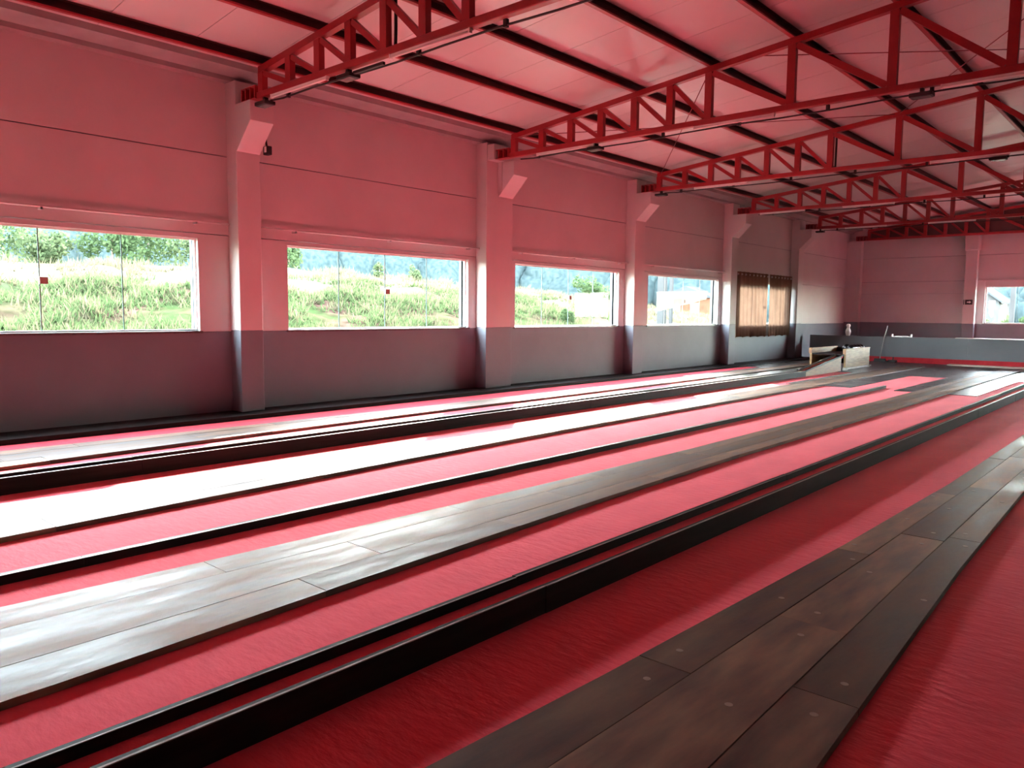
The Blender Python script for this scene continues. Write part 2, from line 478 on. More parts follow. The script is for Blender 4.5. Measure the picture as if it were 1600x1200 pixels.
# ------------------------------------------------------------------ curtains over the fifth window
def curtain(ya, yb, waves, label, seed):
    rnd = random.Random(seed)
    c = thing('curtain', label, 'curtain', 'brown eyelet curtains', loc=(XW+0.10, ya, 0.83))
    n, mz = waves*14, 14
    vs_, fs = [], []
    z0, z1 = 0.0, 1.92
    for j in range(mz+1):
        t = j/mz
        for i in range(n+1):
            u = i/n
            ph = 2*math.pi*waves*u + 0.5*math.sin(5*u+seed)
            amp = 0.048 + 0.012*math.sin(9*u+3*t+seed)
            vs_.append((amp*math.sin(ph) + 0.012*math.sin(3.1*ph+2*t)*(1-t), (yb-ya)*u + 0.012*math.sin(ph*2+t), z0+(z1-z0)*t - 0.02*(1-t)*math.sin(ph*.5)))
    w = n+1
    for j in range(mz):
        for i in range(n):
            fs.append((j*w+i, j*w+i+1, (j+1)*w+i+1, (j+1)*w+i))
    me = bpy.data.meshes.new('cloth'); me.from_pydata(vs_, [], fs); me.materials.append(M['curtain'])
    for p in me.polygons: p.use_smooth = True
    place('cloth', me, c)
    for q in range(waves):
        y = (yb-ya)*(q+0.5)/waves
        MB().tube([(-0.03, y, 1.84), (0.045, y, 1.84)], 0.03, 10).build('eyelet', 'metal', c, True)
    return c
curtain(21.12, 23.42, 9, 'left brown eyelet curtain panel, the wider one, lit from behind', 1)
curtain(23.50, 25.24, 7, 'right brown eyelet curtain panel beside the dark pillar, lit from behind', 2)

# ------------------------------------------------------------------ pillars of the left wall
pil_lab = ['pillar beside the camera', 'nearest pillar with a small black camera under its corbel', 'broad second pillar between two large windows',
           'third pillar from the left, beside the small bright window', 'pillar just left of the brown curtains', 'pillar just right of the brown curtains']
def corbel_poly(x0, x1):
    return [(x0, 3.66), (x0, 4.28), (x1, 4.28), (x1, 4.02), (x0+0.02, 3.66)]
for k, (a, b_) in enumerate(PILLARS):
    if k == 0: continue
    p = thing('pillar', 'white pillar with grey foot: ' + pil_lab[k], 'pillar', 'pillars of the windowed wall', 'structure', loc=(XP, (a+b_)/2, 0))
    c = (a+b_)/2
    def L(mb): mb.v = [(x-XP, y-c, z) for x, y, z in mb.v]; return mb
    L(MB().box(XW, XP, a, b_, 0.06, ZP)).build('shaft_base', 'grey', p, bevel=0.008)
    L(MB().box(XW, XP, a, b_, ZP, 4.6)).build('shaft', 'white', p, bevel=0.008)
    ca, cb = (a, b_) if k != 2 else (a+0.32, b_)
    ca, cb = ca+0.0, min(cb, ca+0.42)
    L(MB().prism([(XP-0.01, 3.66), (XP+0.01, 3.66), (-9.60, 4.02), (-9.60, 4.28), (XP-0.01, 4.28)], ca, cb)).build('corbel', 'white', p, bevel=0.006)
    if k == 2:
        L(MB().box(XP-0.01, XP+0.16, a+0.02, a+0.36, 4.28, 4.56)).build('cap_block', 'white', p, bevel=0.006)
        L(MB().box(XP-0.01, XP+0.10, a+0.30, a+0.40, 3.75, 4.56)).build('corner_strip', 'white', p, bevel=0.006)

# ------------------------------------------------------------------ end wall
we = thing('wall_end', 'far end wall of painted panels, grey below and off-white above', 'wall', kind='structure')
EWS = [(-5.62, -1.85), (-0.9, 2.9)]     # window openings in x
ecols = [(XW-T, -6.02), (-6.02, -1.3), (-1.3, 3.4), (3.4, XR)]
for k, (xa, xb) in enumerate(ecols):
    def pan(x0, x1, z0, z1, mat):
        MB().box(x0+G/2, x1-G/2, YE, YE+T, z0, z1).build('wall_panel', mat, we)
    pan(xa, xb, 0, ZP+0.03, 'grey')
    if k in (1, 2):
        e0, e1 = EWS[k-1]
        pan(xa, e0, ZP+0.034, 2.74, 'white'); pan(e1, xb, ZP+0.034, 2.74, 'white')
        pan(e0, e1, 2.53, 2.74, 'white')
        MB().box(e0-0.25, e1+0.25, YE-0.05, YE, 2.735, 2.775).build('lintel_ledge', 'white', we)
    else:
        pan(xa, xb, ZP+0.034, 2.30, 'white'); pan(xa, xb, 2.306, 2.74, 'white')
    pan(xa, xb, 2.752, 3.62, 'white')
    pan(xa, xb, 3.632, 4.75, 'white')
    MB().prism([(xa, 4.755), (xb, 4.755), (xb, roof_z(xb)+0.2), (0 if xa < 0 < xb else (xa+xb)/2, (roof_z(0) if xa < 0 < xb else roof_z((xa+xb)/2))+0.2), (xa, roof_z(xa)+0.2)], YE, YE+T).build('wall_panel', 'white', we)
    MB().box(xa, xb, YE+0.06, YE+T+0.04, 2.7 if k in (1, 2) else 1.0, 3.7).build('joint_filler', 'grey', we)
ewl = ['sliding window in the far end wall showing a pale house outside', 'middle sliding window of the far end wall, right of the picture']
for q, (x0, x1) in enumerate(EWS):
    w = thing('window_%d' % (7+q), ewl[q], 'window', kind='structure')
    z0, z1, yg = 1.27, 2.53, YE+0.09
    MB().box(x0-0.03, x1+0.03, YE-0.02, YE+T+0.02, ZP+0.034, 1.27).build('sill', 'track', w)
    MB().box(x0, x1, yg-0.03, yg+0.03, z1-0.025, z1).build('top_track', 'whiteplastic', w)
    MB().box(x0, x1, yg-0.03, yg+0.03, z0, z0+0.02).build('bottom_track', 'track', w)
    MB().box(x0, x0+0.05, yg-0.03, yg+0.03, z0, z1).build('side_channel', 'whiteplastic', w)
    MB().box(x1-0.05, x1, yg-0.03, yg+0.03, z0, z1).build('side_channel', 'whiteplastic', w)
    L4 = (x1-x0-0.1)/4
    for k in range(4):
        dy = 0.012 if k in (1, 2) else -0.012
        pn = MB().box(x0+0.05+k*L4, x0+0.05+(k+1)*L4, yg+dy-0.004, yg+dy+0.004, z0+0.02, z1-0.025).build('pane', 'glass', w)
        if k < 3:
            MB().box(x0+0.05+(k+1)*L4-0.014, x0+0.05+(k+1)*L4, yg+dy-0.006, yg+dy+0.006, z0+0.02, z1-0.025).build('pane_edge', 'glassedge', pn)

for nm, xa, xb, lab in (('corner', -10.25, -9.72, 'white corner pillar at the meeting of long wall and end wall'),
                        ('mid', -6.22, -5.86, 'white pillar on the end wall carrying a small black arrow sign'),):
    p = thing('pillar', lab, 'pillar', 'pillars of the end wall', 'structure', loc=((xa+xb)/2, YE, 0))
    c = (xa+xb)/2
    def L(mb): mb.v = [(x-c, y-YE, z) for x, y, z in mb.v]; return mb
    yf = YE-0.26
    L(MB().box(xa, xb, yf, YE, 0, ZP+0.03)).build('shaft_base', 'grey', p, bevel=0.008)
    L(MB().box(xa, xb, yf, YE, ZP+0.03, 4.30)).build('shaft', 'white', p, bevel=0.008)
    if nm == 'mid':
        L(MB().box(xa-0.03, xb+0.05, yf-0.14, YE, 3.78, 4.30)).build('cap_block', 'white', p, bevel=0.03)
s = thing('exit_sign', 'small black direction sign with a white arrow on the end-wall pillar', 'sign', loc=(-6.06, YE-0.262, 1.99))
MB().box(-0.10, 0.13, -0.012, 0.0, -0.085, 0.085).build('board', 'black', s)
MB().box(-0.15, -0.125, -0.012, 0.0, -0.085, 0.085).build('side_bar', 'black', s)
MB().prism([(-0.04, -0.018), (0.03, -0.018), (0.03, -0.045), (0.09, 0.0), (0.03, 0.045), (0.03, 0.018), (-0.04, 0.018)], -0.016, -0.0125).build('arrow', 'whiteplastic', s)

# remaining walls
wr = MB(); wr.box(XR, XR+T, Y0, YE, 0, 4.9)
o = wr.build('wall_right', 'grey'); tag(o, 'plain grey long wall on the side out of view', 'wall', kind='structure')
o = MB().prism([(XW-T, 0), (XR+T, 0), (XR+T, roof_z(XR)+0.3), (0, roof_z(0)+0.3), (XW-T, roof_z(XW)+0.3)], Y0-T, Y0).build('wall_rear', 'grey')
tag(o, 'plain grey wall behind the camera', 'wall', kind='structure')

# ------------------------------------------------------------------ roof: panels, purlins, trusses
ce = thing('ceiling', 'sloping roof lining of long white insulated panels', 'ceiling', kind='structure')
zt = lambda x: roof_z(x) + 0.135
NP = 39
def panel_mesh(sgn):
    mb = MB(); W = 1.0 - 0.008
    xe = sgn*(-10.6)
    a, b_ = (xe, 0.0) if sgn > 0 else (0.0, xe)
    mb.add([(a, 0, zt(a)), (b_, 0, zt(b_)), (b_, W, zt(b_)), (a, W, zt(a)),
            (a, 0, zt(a)+0.05), (b_, 0, zt(b_)+0.05), (b_, W, zt(b_)+0.05), (a, W, zt(a)+0.05)],
           [(0,3,2,1),(4,5,6,7),(0,1,5,4),(1,2,6,5),(2,3,7,6),(3,0,4,7)])
    return mb.mesh('roof_panel', 'panel')
pm = [panel_mesh(1), panel_mesh(-1)]
for q in range(2):
    for i in range(NP+1):
        place('roof_panel', pm[q], ce, loc=(0, Y0-0.3+i*1.0, 0))
MB().prism([(-10.7, zt(-10.7)+0.055), (0, zt(0)+0.055), (10.7, zt(10.7)+0.055), (10.7, zt(10.7)+0.10), (0, zt(0)+0.10), (-10.7, zt(-10.7)+0.10)], Y0-0.4, YE+0.5).build('outer_sheet', 'gutter', ce)

PX = [-9.42, -8.14, -6.88, -5.60, -4.37, -3.08, -1.80, -0.50]
for k, x in enumerate(PX + [0.50, 1.80, 3.08]):
    zb = roof_z(x) + 0.004
    lab = '%s red roof purlin from the windowed wall' % ORD[k]
    p = thing('roof_purlin', lab, 'roof beam', 'roof purlins', 'structure', loc=(x, 12, zb))
    sg = 1
    MB().box(-0.028, -0.024, -20, 19, 0.0, 0.128).build('web', 'steel_shade', p)  # shade of the open channel side is in the colour
    MB().box(-0.028, 0.030, -20, 19, 0.0, 0.004).build('bottom_flange', 'steel', p)
    MB().box(0.026, 0.030, -20, 19, 0.004, 0.022).build('lip', 'steel', p)
    MB().box(-0.028, 0.030, -20, 19, 0.124, 0.128).build('top_flange', 'steel_shade', p)

NODES = [-9.42, -8.77, -8.14, -7.52, -6.88, -6.24, -5.60, -4.37, -3.08, -1.80, -0.50]
ZB0, ZB1 = 4.28, 4.365
def make_truss(k, y, label):
    t = thing('roof_truss', label, 'truss', 'red roof trusses', 'structure', loc=(0, y, 0))
    for sgn in (1, -1):
        ch = MB()
        a, b_ = -9.46, 0.0
        ch.add([(sgn*x, yy, roof_z(x)-d) for d in (0.0, 0.085) for yy in (-0.045, 0.045) for x in (a, b_)],
               [(0,1,3,2),(4,6,7,5),(0,4,5,1),(2,3,7,6),(0,2,6,4),(1,5,7,3)])
        ch.build('top_chord', 'steel', t)
        # bottom chord: open channel facing up, with a rounded lower lip
        MB().box(*sorted((sgn*-9.52, 0.0)), -0.045, 0.045, ZB0, ZB1).build('bottom_chord', 'steel', t, bevel=0.012)
        nd = NODES
        for i, x in enumerate(nd):
            MB().box(*sorted((sgn*x-0.055, sgn*x+0.055)), -0.040, 0.040, ZB1-0.005, roof_z(x)-0.08).build('post', 'steel', t)
            if i+1 < len(nd):
                x2 = nd[i+1]
                wdt = 0.065 if i < 6 else 0.085
                MB().bar((sgn*(x+0.06), 0, roof_z(x)-0.10), (sgn*(x2-0.06), 0, ZB1+0.02), wdt, 0.06).build('diagonal', 'steel', t)
    MB().box(-0.045, 0.045, -0.038, 0.038, ZB1-0.005, roof_z(0)-0.08).build('post', 'steel', t)
    # bearing bracket on the corbel
    for sgn in (1,):
        br = MB()
        br.box(-9.86, -9.50, -0.07, 0.07, 4.283, 4.295).box(-9.86, -9.50, -0.07, 0.07, 4.44, 4.452)
        for xx in (-9.86, -9.76, -9.64, -9.53):
            br.box(xx, xx+0.022, -0.07, 0.07, 4.295, 4.44)
        br.build('bearing_bracket', 'steel', t)
        MB().box(-9.85, -9.51, 0.03, 0.04, 4.295, 4.44).build('bracket_plate', 'steel_dark', t)
    return t
tl = ['nearest red lattice roof truss, upper left of the picture', 'second red lattice roof truss from the camera',
      'third red lattice roof truss from the camera', 'fourth red lattice roof truss from the camera',
      'fifth red lattice roof truss, last one standing free of the end wall', 'farthest red lattice roof truss lying against the end wall']
for k, y in enumerate(TRUSS_Y):
    make_truss(k, y, tl[k])
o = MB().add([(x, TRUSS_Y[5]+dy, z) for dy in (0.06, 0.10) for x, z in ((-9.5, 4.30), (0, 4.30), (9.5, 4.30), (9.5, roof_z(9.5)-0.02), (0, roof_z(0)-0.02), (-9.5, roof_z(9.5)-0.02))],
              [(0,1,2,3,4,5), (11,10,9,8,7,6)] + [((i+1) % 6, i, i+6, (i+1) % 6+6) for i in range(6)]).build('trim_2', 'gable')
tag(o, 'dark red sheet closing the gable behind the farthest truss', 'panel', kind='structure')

# tube lights, conduit and spotlights under the trusses
tn = ['nearest', 'second', 'third', 'fourth', 'fifth']
tubes = {0: [-8.55, -6.15, -3.7], 1: [-8.25, -5.2, -1.9], 2: [-7.9, -3.2], 3: [-8.6, -6.4], 4: [-8.0, -5.6]}
for k in range(5):
    y = TRUSS_Y[k]
    for j, x in enumerate(tubes[k]):
        t = thing('tube_light', 'unlit white tube light under the %s truss, %s from the wall' % (tn[k], ORD[j]), 'tube light', 'unlit tube lights under the trusses', loc=(x, y-0.02, ZB0-0.003))
        MB().box(-0.62, 0.62, -0.022, 0.022, -0.022, 0.0).build('batten', 'whiteplastic', t)
        MB().tube([(-0.60, -0.012, -0.034), (0.60, -0.012, -0.034)], 0.014, 8).build('tube', 'whiteplastic', t, True)
        for e in (-0.615, 0.60):
            MB().box(e, e+0.015, -0.03, 0.012, -0.05, 0.0).build('end_cap', 'whiteplastic', t)
    c = thing('conduit', 'black cable run strapped under the %s truss' % tn[k], 'cable', 'cables under the trusses', loc=(0, y+0.04, ZB0-0.06))
    MB().tube([(-9.3, 0, 0.02)] + [(-9.0+i*0.75, 0, 0.012*math.sin(i*1.7)) for i in range(13)], 0.012, 6).build('cable', 'black', c, True)
    for i in range(8):
        MB().box(-8.9+i*1.25, -8.86+i*1.25, -0.02, 0.02, -0.015, 0.062).build('clip', 'black', c)
spots = [(0, -9.36, 'black spotlight under the nearest truss, beside the first pillar'), (0, -7.55, 'black spotlight with arm under the nearest truss, away from the wall'),
         (1, -7.63, 'black spotlight under the second truss, left half'), (1, -2.73, 'black spotlight under the second truss, near the right edge'),
         (2, -9.36, 'black spotlight under the third truss at its wall end'), (2, -2.76, 'black spotlight under the third truss, near the right edge'), (4, -9.40, 'black spotlight under the fifth truss at its wall end')]
for k, x, lab in spots:
    s = thing('spotlight', lab, 'spotlight', 'small black spotlights', loc=(x, TRUSS_Y[k], ZB0-0.06))
    MB().box(-0.02, 0.02, -0.03, 0.03, 0.0, 0.058).build('mount', 'black', s)
    MB().box(-0.13, 0.13, -0.09, 0.07, -0.05, 0.0).build('housing', 'black', s, bevel=0.01)
    MB().box(-0.11, 0.11, -0.07, 0.05, -0.056, -0.0505).build('lens', 'glassedge', s)
    if 'arm' in lab:
        MB().box(0.12, 0.66, -0.035, 0.0, -0.02, 0.012).build('arm', 'black', s)
o = MB().tube([(-6.80, 5.66, 4.36), (-6.795, 5.665, 4.6), (-6.79, 5.66, 4.9)], 0.02, 6).build('cable_drop', 'black', None, True)
tag(o, 'black cable running up a post of the nearest truss', 'cable')
o = MB().tube([(-5.52, 15.66, 4.36), (-5.52, 15.66, 5.05)], 0.02, 6).build('cable_drop', 'black', None, True)
tag(o, 'black cable running up a post of the third truss', 'cable')
# roof bracing rods
def rod(p0, p1, lab):
    o = MB().tube([p0, p1], 0.008, 6).build('bracing_rod', 'steel_dark', None, True)
    tag(o, lab, 'rod', 'roof bracing rods', 'structure')
rod((-5.6, 10.6, roof_z(-5.6)-0.03), (-9.4, 15.6, roof_z(-9.4)-0.03), 'thin diagonal bracing rod from second to third truss, sloping towards the wall')
rod((-9.4, 10.6, roof_z(-9.4)-0.03), (-4.4, 15.6, roof_z(-4.4)-0.03), 'thin bracing rod from the wall end of the second truss to the third')
rod((-5.0, 10.6, roof_z(-5.0)-0.03), (-0.6, 15.6, roof_z(-0.6)-0.03), 'thin bracing rod crossing the bay above the second truss at upper right')
rod((-0.6, 10.6, roof_z(-0.6)-0.03), (-4.4, 15.6, roof_z(-4.4)-0.03), 'thin bracing rod at the upper right corner of the ceiling')

# small security camera on the first pillar
s = thing('security_camera', 'small black camera with cable on the side of the nearest pillar', 'camera', loc=(-9.86, 5.87, 3.74))
MB().tube([(-0.02, 0.02, 0.26), (-0.03, 0.03, 0.1), (-0.01, 0.03, 0.02)], 0.016, 6).build('cable', 'black', s, True)
MB().box(-0.05, 0.06, -0.01, 0.07, -0.09, 0.03).build('housing', 'black', s, bevel=0.01)
MB().box(0.0, 0.045, -0.018, -0.0105, -0.06, 0.015).build('faceplate', 'whiteplastic', s)

# ------------------------------------------------------------------ wooden lanes of planks
HW = [(-3, .58), (0, .56), (1, .53), (2.5, .44), (5, .33), (7.5, .27), (40, .26)]
def lane(cx, label, plugs=False, y_end=24.6):
    t = thing('bowling_lane', label, 'lane', 'wooden plank lanes', loc=(cx, 0, 0))
    rnd = random.Random(int(-cx*100))
    rows = [-1.0, -0.42, 0.40, 1.0]
    for r in range(3):
        y = -3.0 + rnd.uniform(-0.6, 0.0)
        if plugs: y = (-3.2, -2.6, -3.4)[r]
        while y < y_end - 0.3:
            ln = rnd.uniform(1.5, 2.6) if y < 6 else rnd.uniform(2.4, 3.8)
            if plugs and y < 8: ln = (2.15, 1.95, 2.75)[r] if y > -1 else ln
            y2 = min(y + ln, y_end)
            if y_end - y2 < 0.5: y2 = y_end
            g = 0.0022
            brk = [y+g] + [q for q, _ in HW if y+g+.05 < q < y2-g-.05] + [y2-g]
            lo = [(rows[r]*lerp_tab(HW, q)+g, q) for q in brk]
            hi = [(rows[r+1]*lerp_tab(HW, q)-g, q) for q in brk]
            top = 0.036 + rnd.uniform(-0.0012, 0.0012)
            pl = MB()
            pl.slab(lo[:1] + hi[:1] + hi[1:] + lo[:0:-1], 0.001, top)
            p = pl.build('plank', 'plank', t)
            if plugs and y2 > 1.2 and y < 6.5:
                n = 2
                for q in (y+0.16, y2-0.16, (y+y2)/2):
                    xx = (rows[r]+rows[r+1])/2*lerp_tab(HW, q) + rnd.uniform(-0.06, 0.06)
                    me = MB().lathe([(0.016, 0), (0.016, 0.0012)], (xx, q, top), 12)
                    me.build('plug', 'plug', p)
            y = y2
    return t
lane(-8.62, 'wooden plank lane nearest the windowed wall')
lane(-6.12, 'brightly glaring plank lane just past the first raised ball channel')
lane(-3.77, 'broad silvery plank lane crossing the middle of the picture')
lane(-1.27, 'dark brown plank lane at lower right, nearest the camera', True)

# ------------------------------------------------------------------ raised ball-return channels
def channel(xn, label, y_end=18.7):
    t = thing('ball_return_channel', label, 'ball channel', 'raised ball return channels', loc=(xn, 0, 0))
    w = 0.20
    segs = [-4.0, -0.6, 2.9, 6.4, 9.8, 13.0, 16.1, y_end]
    for a, b_ in zip(segs, segs[1:]):
        j = random.uniform(-0.003, 0.003)
        MB().box(-0.030+j, 0.0+j, a+0.001, b_-0.001, 0.0, 0.14).build('side_board', 'black_board', t)
        MB().box(-0.010+j, 0.0008+j, a+0.001, b_-0.001, 0.137, 0.1412).build('edge_highlight', 'edge', t)  # thin pale strip as a painted highlight along the top edge
        MB().box(-w-0.030-j, -w-j, a+0.001, b_-0.001, 0.0, 0.14+j).build('side_board', 'black_board', t)
        MB().box(-w-0.007-j, -w+0.0008-j, a+0.001, b_-0.001, 0.138+j, 0.1410+j).build('edge_highlight', 'edge', t)
    MB().box(-w, -0.03, segs[0], y_end, 0.0, 0.088).build('channel_bed', 'carpet', t)
    # ramp up to the ball rack
    y1, zt1 = y_end+2.45, 0.44
    MB().prismx([(y_end, 0.0), (y1, 0.0), (y1, zt1-0.05), (y_end, 0.115)], -0.024, 0.0).build('ramp_side', 'pine', t)
    MB().prismx([(y_end, 0.0), (y1, 0.0), (y1, zt1-0.05), (y_end, 0.115)], -w-0.030, -w-0.006).build('ramp_side', 'pine', t)
    MB().prismx([(y_end, 0.115), (y1+0.2, zt1-0.03), (y1+0.2, zt1+0.01), (y_end, 0.15)], -0.03, 0.006).build('ramp_rail', 'black_board', t)
    MB().prismx([(y_end, 0.115), (y1+0.2, zt1-0.03), (y1+0.2, zt1+0.01), (y_end, 0.15)], -w-0.036, -w).build('ramp_rail', 'black_board', t)
    MB().prismx([(y_end, 0.06), (y1+0.2, zt1-0.09), (y1+0.2, zt1-0.05), (y_end, 0.088)], -w, -0.03).build('ramp_bed', 'carpet', t)
    return t
channel(-7.06, 'raised black-sided ball channel with ramp, nearest the windows')
channel(-2.34, 'raised black-sided ball channel running through the middle foreground')

# ball racks at the channel heads
def rack(xn, label):
    t = thing('ball_rack', label, 'ball rack', 'wooden ball racks', loc=(xn, 21.5, 0.0105))
    L_ = 2.0
    for xo in (0.06, -0.86):
        for q in range(4):
            MB().box(xo-0.05, xo, 0.0, L_, 0.07+q*0.12, 0.07+q*0.12+0.117).build('side_plank', 'pine', t)
        MB().box(xo-0.08, xo+0.012, -0.012, L_+0.01, 0.551, 0.575).build('top_rail', 'pine', t)
        MB().box(xo-0.075, xo+0.004, -0.03, 0.0, 0.43, 0.551).build('end_block', 'pine_dark', t)
        for yy in (0.02, L_-0.12):
            MB().box(xo-0.08, xo+0.02, yy, yy+0.12, 0.0, 0.069).build('foot', 'whitestrip', t)
        MB().box(xo-0.06, xo+0.02, 0.0, L_+0.14, 0.02, 0.069).build('bottom_rail', 'whitestrip', t)
    MB().box(-0.86, 0.0, 0.02, L_, 0.40, 0.43).build('tray', 'black_board', t)
    MB().box(-0.86, 0.01, L_-0.03, L_, 0.07, 0.55).build('back_board', 'black_board', t)
    for q in range(4):
        MB().box(-0.02+0.01, 0.03, 0.75+q*0.22, 0.80+q*0.22, 0.576, 0.60).build('slot_peg', 'whiteplastic', t)
    return t
rack(-7.12, 'open pine ball rack at the head of the ramp by the far wall')
for q, (x, y) in enumerate(((-7.26, 22.52), (-7.27, 22.78), (-7.26, 23.04), (-7.27, 23.30), (-7.52, 22.92))):
    prof = [(0.118*math.sin(math.pi*i/14)+1e-4, -0.118*math.cos(math.pi*i/14)) for i in range(15)]
    o = MB().lathe(prof, (0, 0, 0), 20).build('bowling_ball', 'rubber', None, True)
    o.location = (x, y, 0.0105+0.4305+0.118)
    tag(o, ('first black ball from the ramp, in the pine rack', 'second black ball from the ramp, in the pine rack', 'third black ball from the ramp, in the pine rack', 'black ball at the far end of the pine rack', 'black ball lying behind the row in the pine rack')[q], 'ball', 'black balls in the pine rack')

# low divider board between lanes two and three
o = thing('divider_board', 'low black divider board on the carpet, ending short of the black decks', 'board', loc=(-4.77, 0, 0))
segs = [-4, -0.3, 1.6, 4.9, 8.0, 11.2, 14.1, 17.0]
for a, b_ in zip(segs, segs[1:]):
    MB().box(-0.025, 0.025, a+0.001, b_-0.001, 0.0, 0.055).build('board', 'black_board', o)
    MB().box(0.006, 0.0258, a+0.001, b_-0.001, 0.053, 0.0562).build('edge_highlight', 'edge', o)  # painted highlight strip on the divider's top edge

# ------------------------------------------------------------------ black decks at the pin end
def deck(x0, x1, y0, y1, label, lines=True, bw=0.55, cut=None):
    t = thing('pin_deck', label, 'deck', 'black decks at the pin end', loc=(x0, y0, 0))
    y = y0; i = 0
    while y < y1-0.05:
        y2 = min(y+bw, y1)
        MB().box(0, x1-x0, y-y0+0.004, y2-y0-0.004, 0.0005, 0.010).build('deck_board', 'deck', t)
        y = y2
    if lines:
        for yy in (0.55, 1.65):
            MB().box(0.02, x1-x0-0.02, yy-0.02, yy+0.02, 0.0102, 0.012).build('painted_line', 'deckline', t)
    return t
YD = 16.5
for cx, wl_, wr_, lab in ((-8.62, -9.2, -7.75, 'the lane by the windows'), (-6.12, -6.66, -5.30, 'the glaring lane'), (-3.77, -4.46, -3.02, 'the middle silvery lane'), (-1.27, -1.95, -0.5, 'the lane at lower right')):
    deck(wl_, cx-0.27, YD, 20.9, 'black deck strip left of ' + lab)
    deck(cx+0.27, wr_, YD, 20.9, 'black deck strip right of ' + lab)
for a, b_, lab in ((-9.62, -8.89, 'black deck between the wall and the first lane head'), (-8.35, -6.39, 'black deck behind the pine ball rack'), (-5.85, -4.04, 'black deck between the heads of the glaring and silvery lanes'), (-3.50, -1.54, 'black deck right of the silvery lane head'), (-1.0, 3.0, 'black deck at the far right of the pin end')):
    deck(a, b_, 20.91, 24.65, lab, False, 0.75)
deck(-9.62, 6.0, 24.66, 26.55, 'black deck strip running across in front of the low wall', False, 0.95)

# ------------------------------------------------------------------ low pit wall
o = thing('wall_pit', 'low grey wall across the far end of the lanes', 'wall', kind='structure')
for i in range(8):
    MB().box(-10.0+i*2.4+0.002, -10.0+(i+1)*2.4-0.002, 26.70, 26.85, 0.16, 0.815).build('wall_panel', 'grey', o)
    MB().box(-10.0+i*2.4, -10.0+(i+1)*2.4, 26.72, 26.86, 0.0, 0.16).build('footing', 'grey', o)
o = MB().box(-9.6, 9.0, 26.66, 26.718, 0.0, 0.17).build('baseboard_back', 'carpet_dark')
tag(o, 'dark red carpeted kickboard at the foot of the low grey wall', 'baseboard', kind='structure')
o = MB().box(-5.55, 6.0, 26.68, 26.87, 0.8155, 0.835).build('wall_capping', 'whitestrip')
tag(o, 'thin pale capping on the right part of the low grey wall', 'capping')
o = MB().box(-5.6, 2.0, 26.05, 26.45, 0.0105, 0.045).build('floor_strip', 'whitestrip')
tag(o, 'pale board lying on the floor before the low grey wall', 'board')

# things on and by the low wall
prof = [(0.001, 0), (0.05, 0), (0.058, 0.01), (0.082, 0.10), (0.085, 0.14), (0.075, 0.19), (0.048, 0.25), (0.042, 0.27), (0.058, 0.31), (0.066, 0.34), (0.058, 0.375), (0.03, 0.395), (0.001, 0.40)]
o = thing('bowling_pin', 'white bowling pin standing on the low grey wall', 'pin', loc=(-8.76, 26.775, 0.815))
MB().lathe(prof, (0, 0, 0), 20).build('body', 'whiteplastic', o, True)
MB().lathe([(0.051, -0.001), (0.051, 0.004)], (0, 0, 0.0015), 20).build('base_ring', 'black', o, True)
b_ = thing('broom', 'long-handled broom leaning against the low grey wall', 'broom', loc=(-7.64, 26.5, 0.0105))
MB().tube([(0, 0.0, 0.09), (0.06, 0.14, 0.80), (0.12, 0.22, 1.16)], 0.016, 8).build('handle', 'broomgrey', b_, True)
MB().box(-0.17, 0.17, -0.03, 0.04, 0.055, 0.10).build('head', 'black', b_, bevel=0.008)
MB().prism([(-0.19, 0.0), (0.19, 0.0), (0.17, 0.055), (-0.17, 0.055)], -0.035, 0.045).build('bristles', 'black', b_)
o = thing('dustpan', 'dark dustpan on the floor beside the broom', 'dustpan', loc=(-7.27, 26.48, 0.0105))
MB().box(-0.13, 0.13, -0.10, 0.10, 0, 0.012).box(-0.13, 0.13, 0.09, 0.10, 0.012, 0.07).box(-0.13, -0.12, -0.10, 0.09, 0.012, 0.05).box(0.12, 0.13, -0.10, 0.09, 0.012, 0.05).build('pan', 'black', o)
MB().tube([(0, 0.10, 0.05), (0, 0.14, 0.16)], 0.014, 6).build('handle', 'black', o, True)
o = thing('bracket_rack', 'small steel rack with two uprights on the low grey wall', 'rack', loc=(-7.08, 26.775, 0.815))
for xx in (-0.29, 0.27):
    MB().box(xx-0.018, xx+0.018, -0.03, 0.03, 0.0, 0.09).build('upright', 'metal', o)
MB().box(-0.27, 0.25, -0.02, 0.02, 0.0, 0.02).build('base_bar', 'metal', o)
MB().tube([(-0.20, 0.0, 0.02), (-0.1, 0.0, 0.03), (0.1, 0.0, 0.03), (0.18, 0.0, 0.02)], 0.012, 6).build('roller', 'metal', o, True)

# ------------------------------------------------------------------ outside: hillside, forest, bushes, houses
CREST = [(-40, 2.8), (7, 2.82), (13, 2.95), (16, 3.05), (26, 2.72), (30, 2.6), (39, 1.85), (52, 0.7), (66, 0.2)]
def smooth(t): t = max(0, min(1, t)); return t*t*(3-2*t)
def hill_start(az): return 58 + 75*(1-smooth((az-0.2)/0.22))
def ground(x, y):
    zc = lerp_tab(CREST, y)
    t = max(0.0, min(1.0, (-x-12.5)/13.5))
    z = 0.25 + (zc-0.25)*(0.55*t+0.45*smooth(t)) if x < -10 else -0.15
    if y > 31 and x > -14:
        z = -0.15 + (z+0.15)*smooth((-x-9)/5)
    bump_ = 0.10*math.sin(x*1.7+y*0.9)*math.sin(y*1.3-x*0.5) + 0.06*math.sin(3.1*x+2.3*y)
    z += bump_*smooth((-x-13)/3)*(1 if x > -26 else 0.5)
    r = math.hypot(x, y)
    az = math.atan2(-x, y)
    r0 = hill_start(az)
    if r > r0:
        z += (0.15 + 0.185*smooth((az-0.25)/0.45))*min(r-r0, 70)
    return z
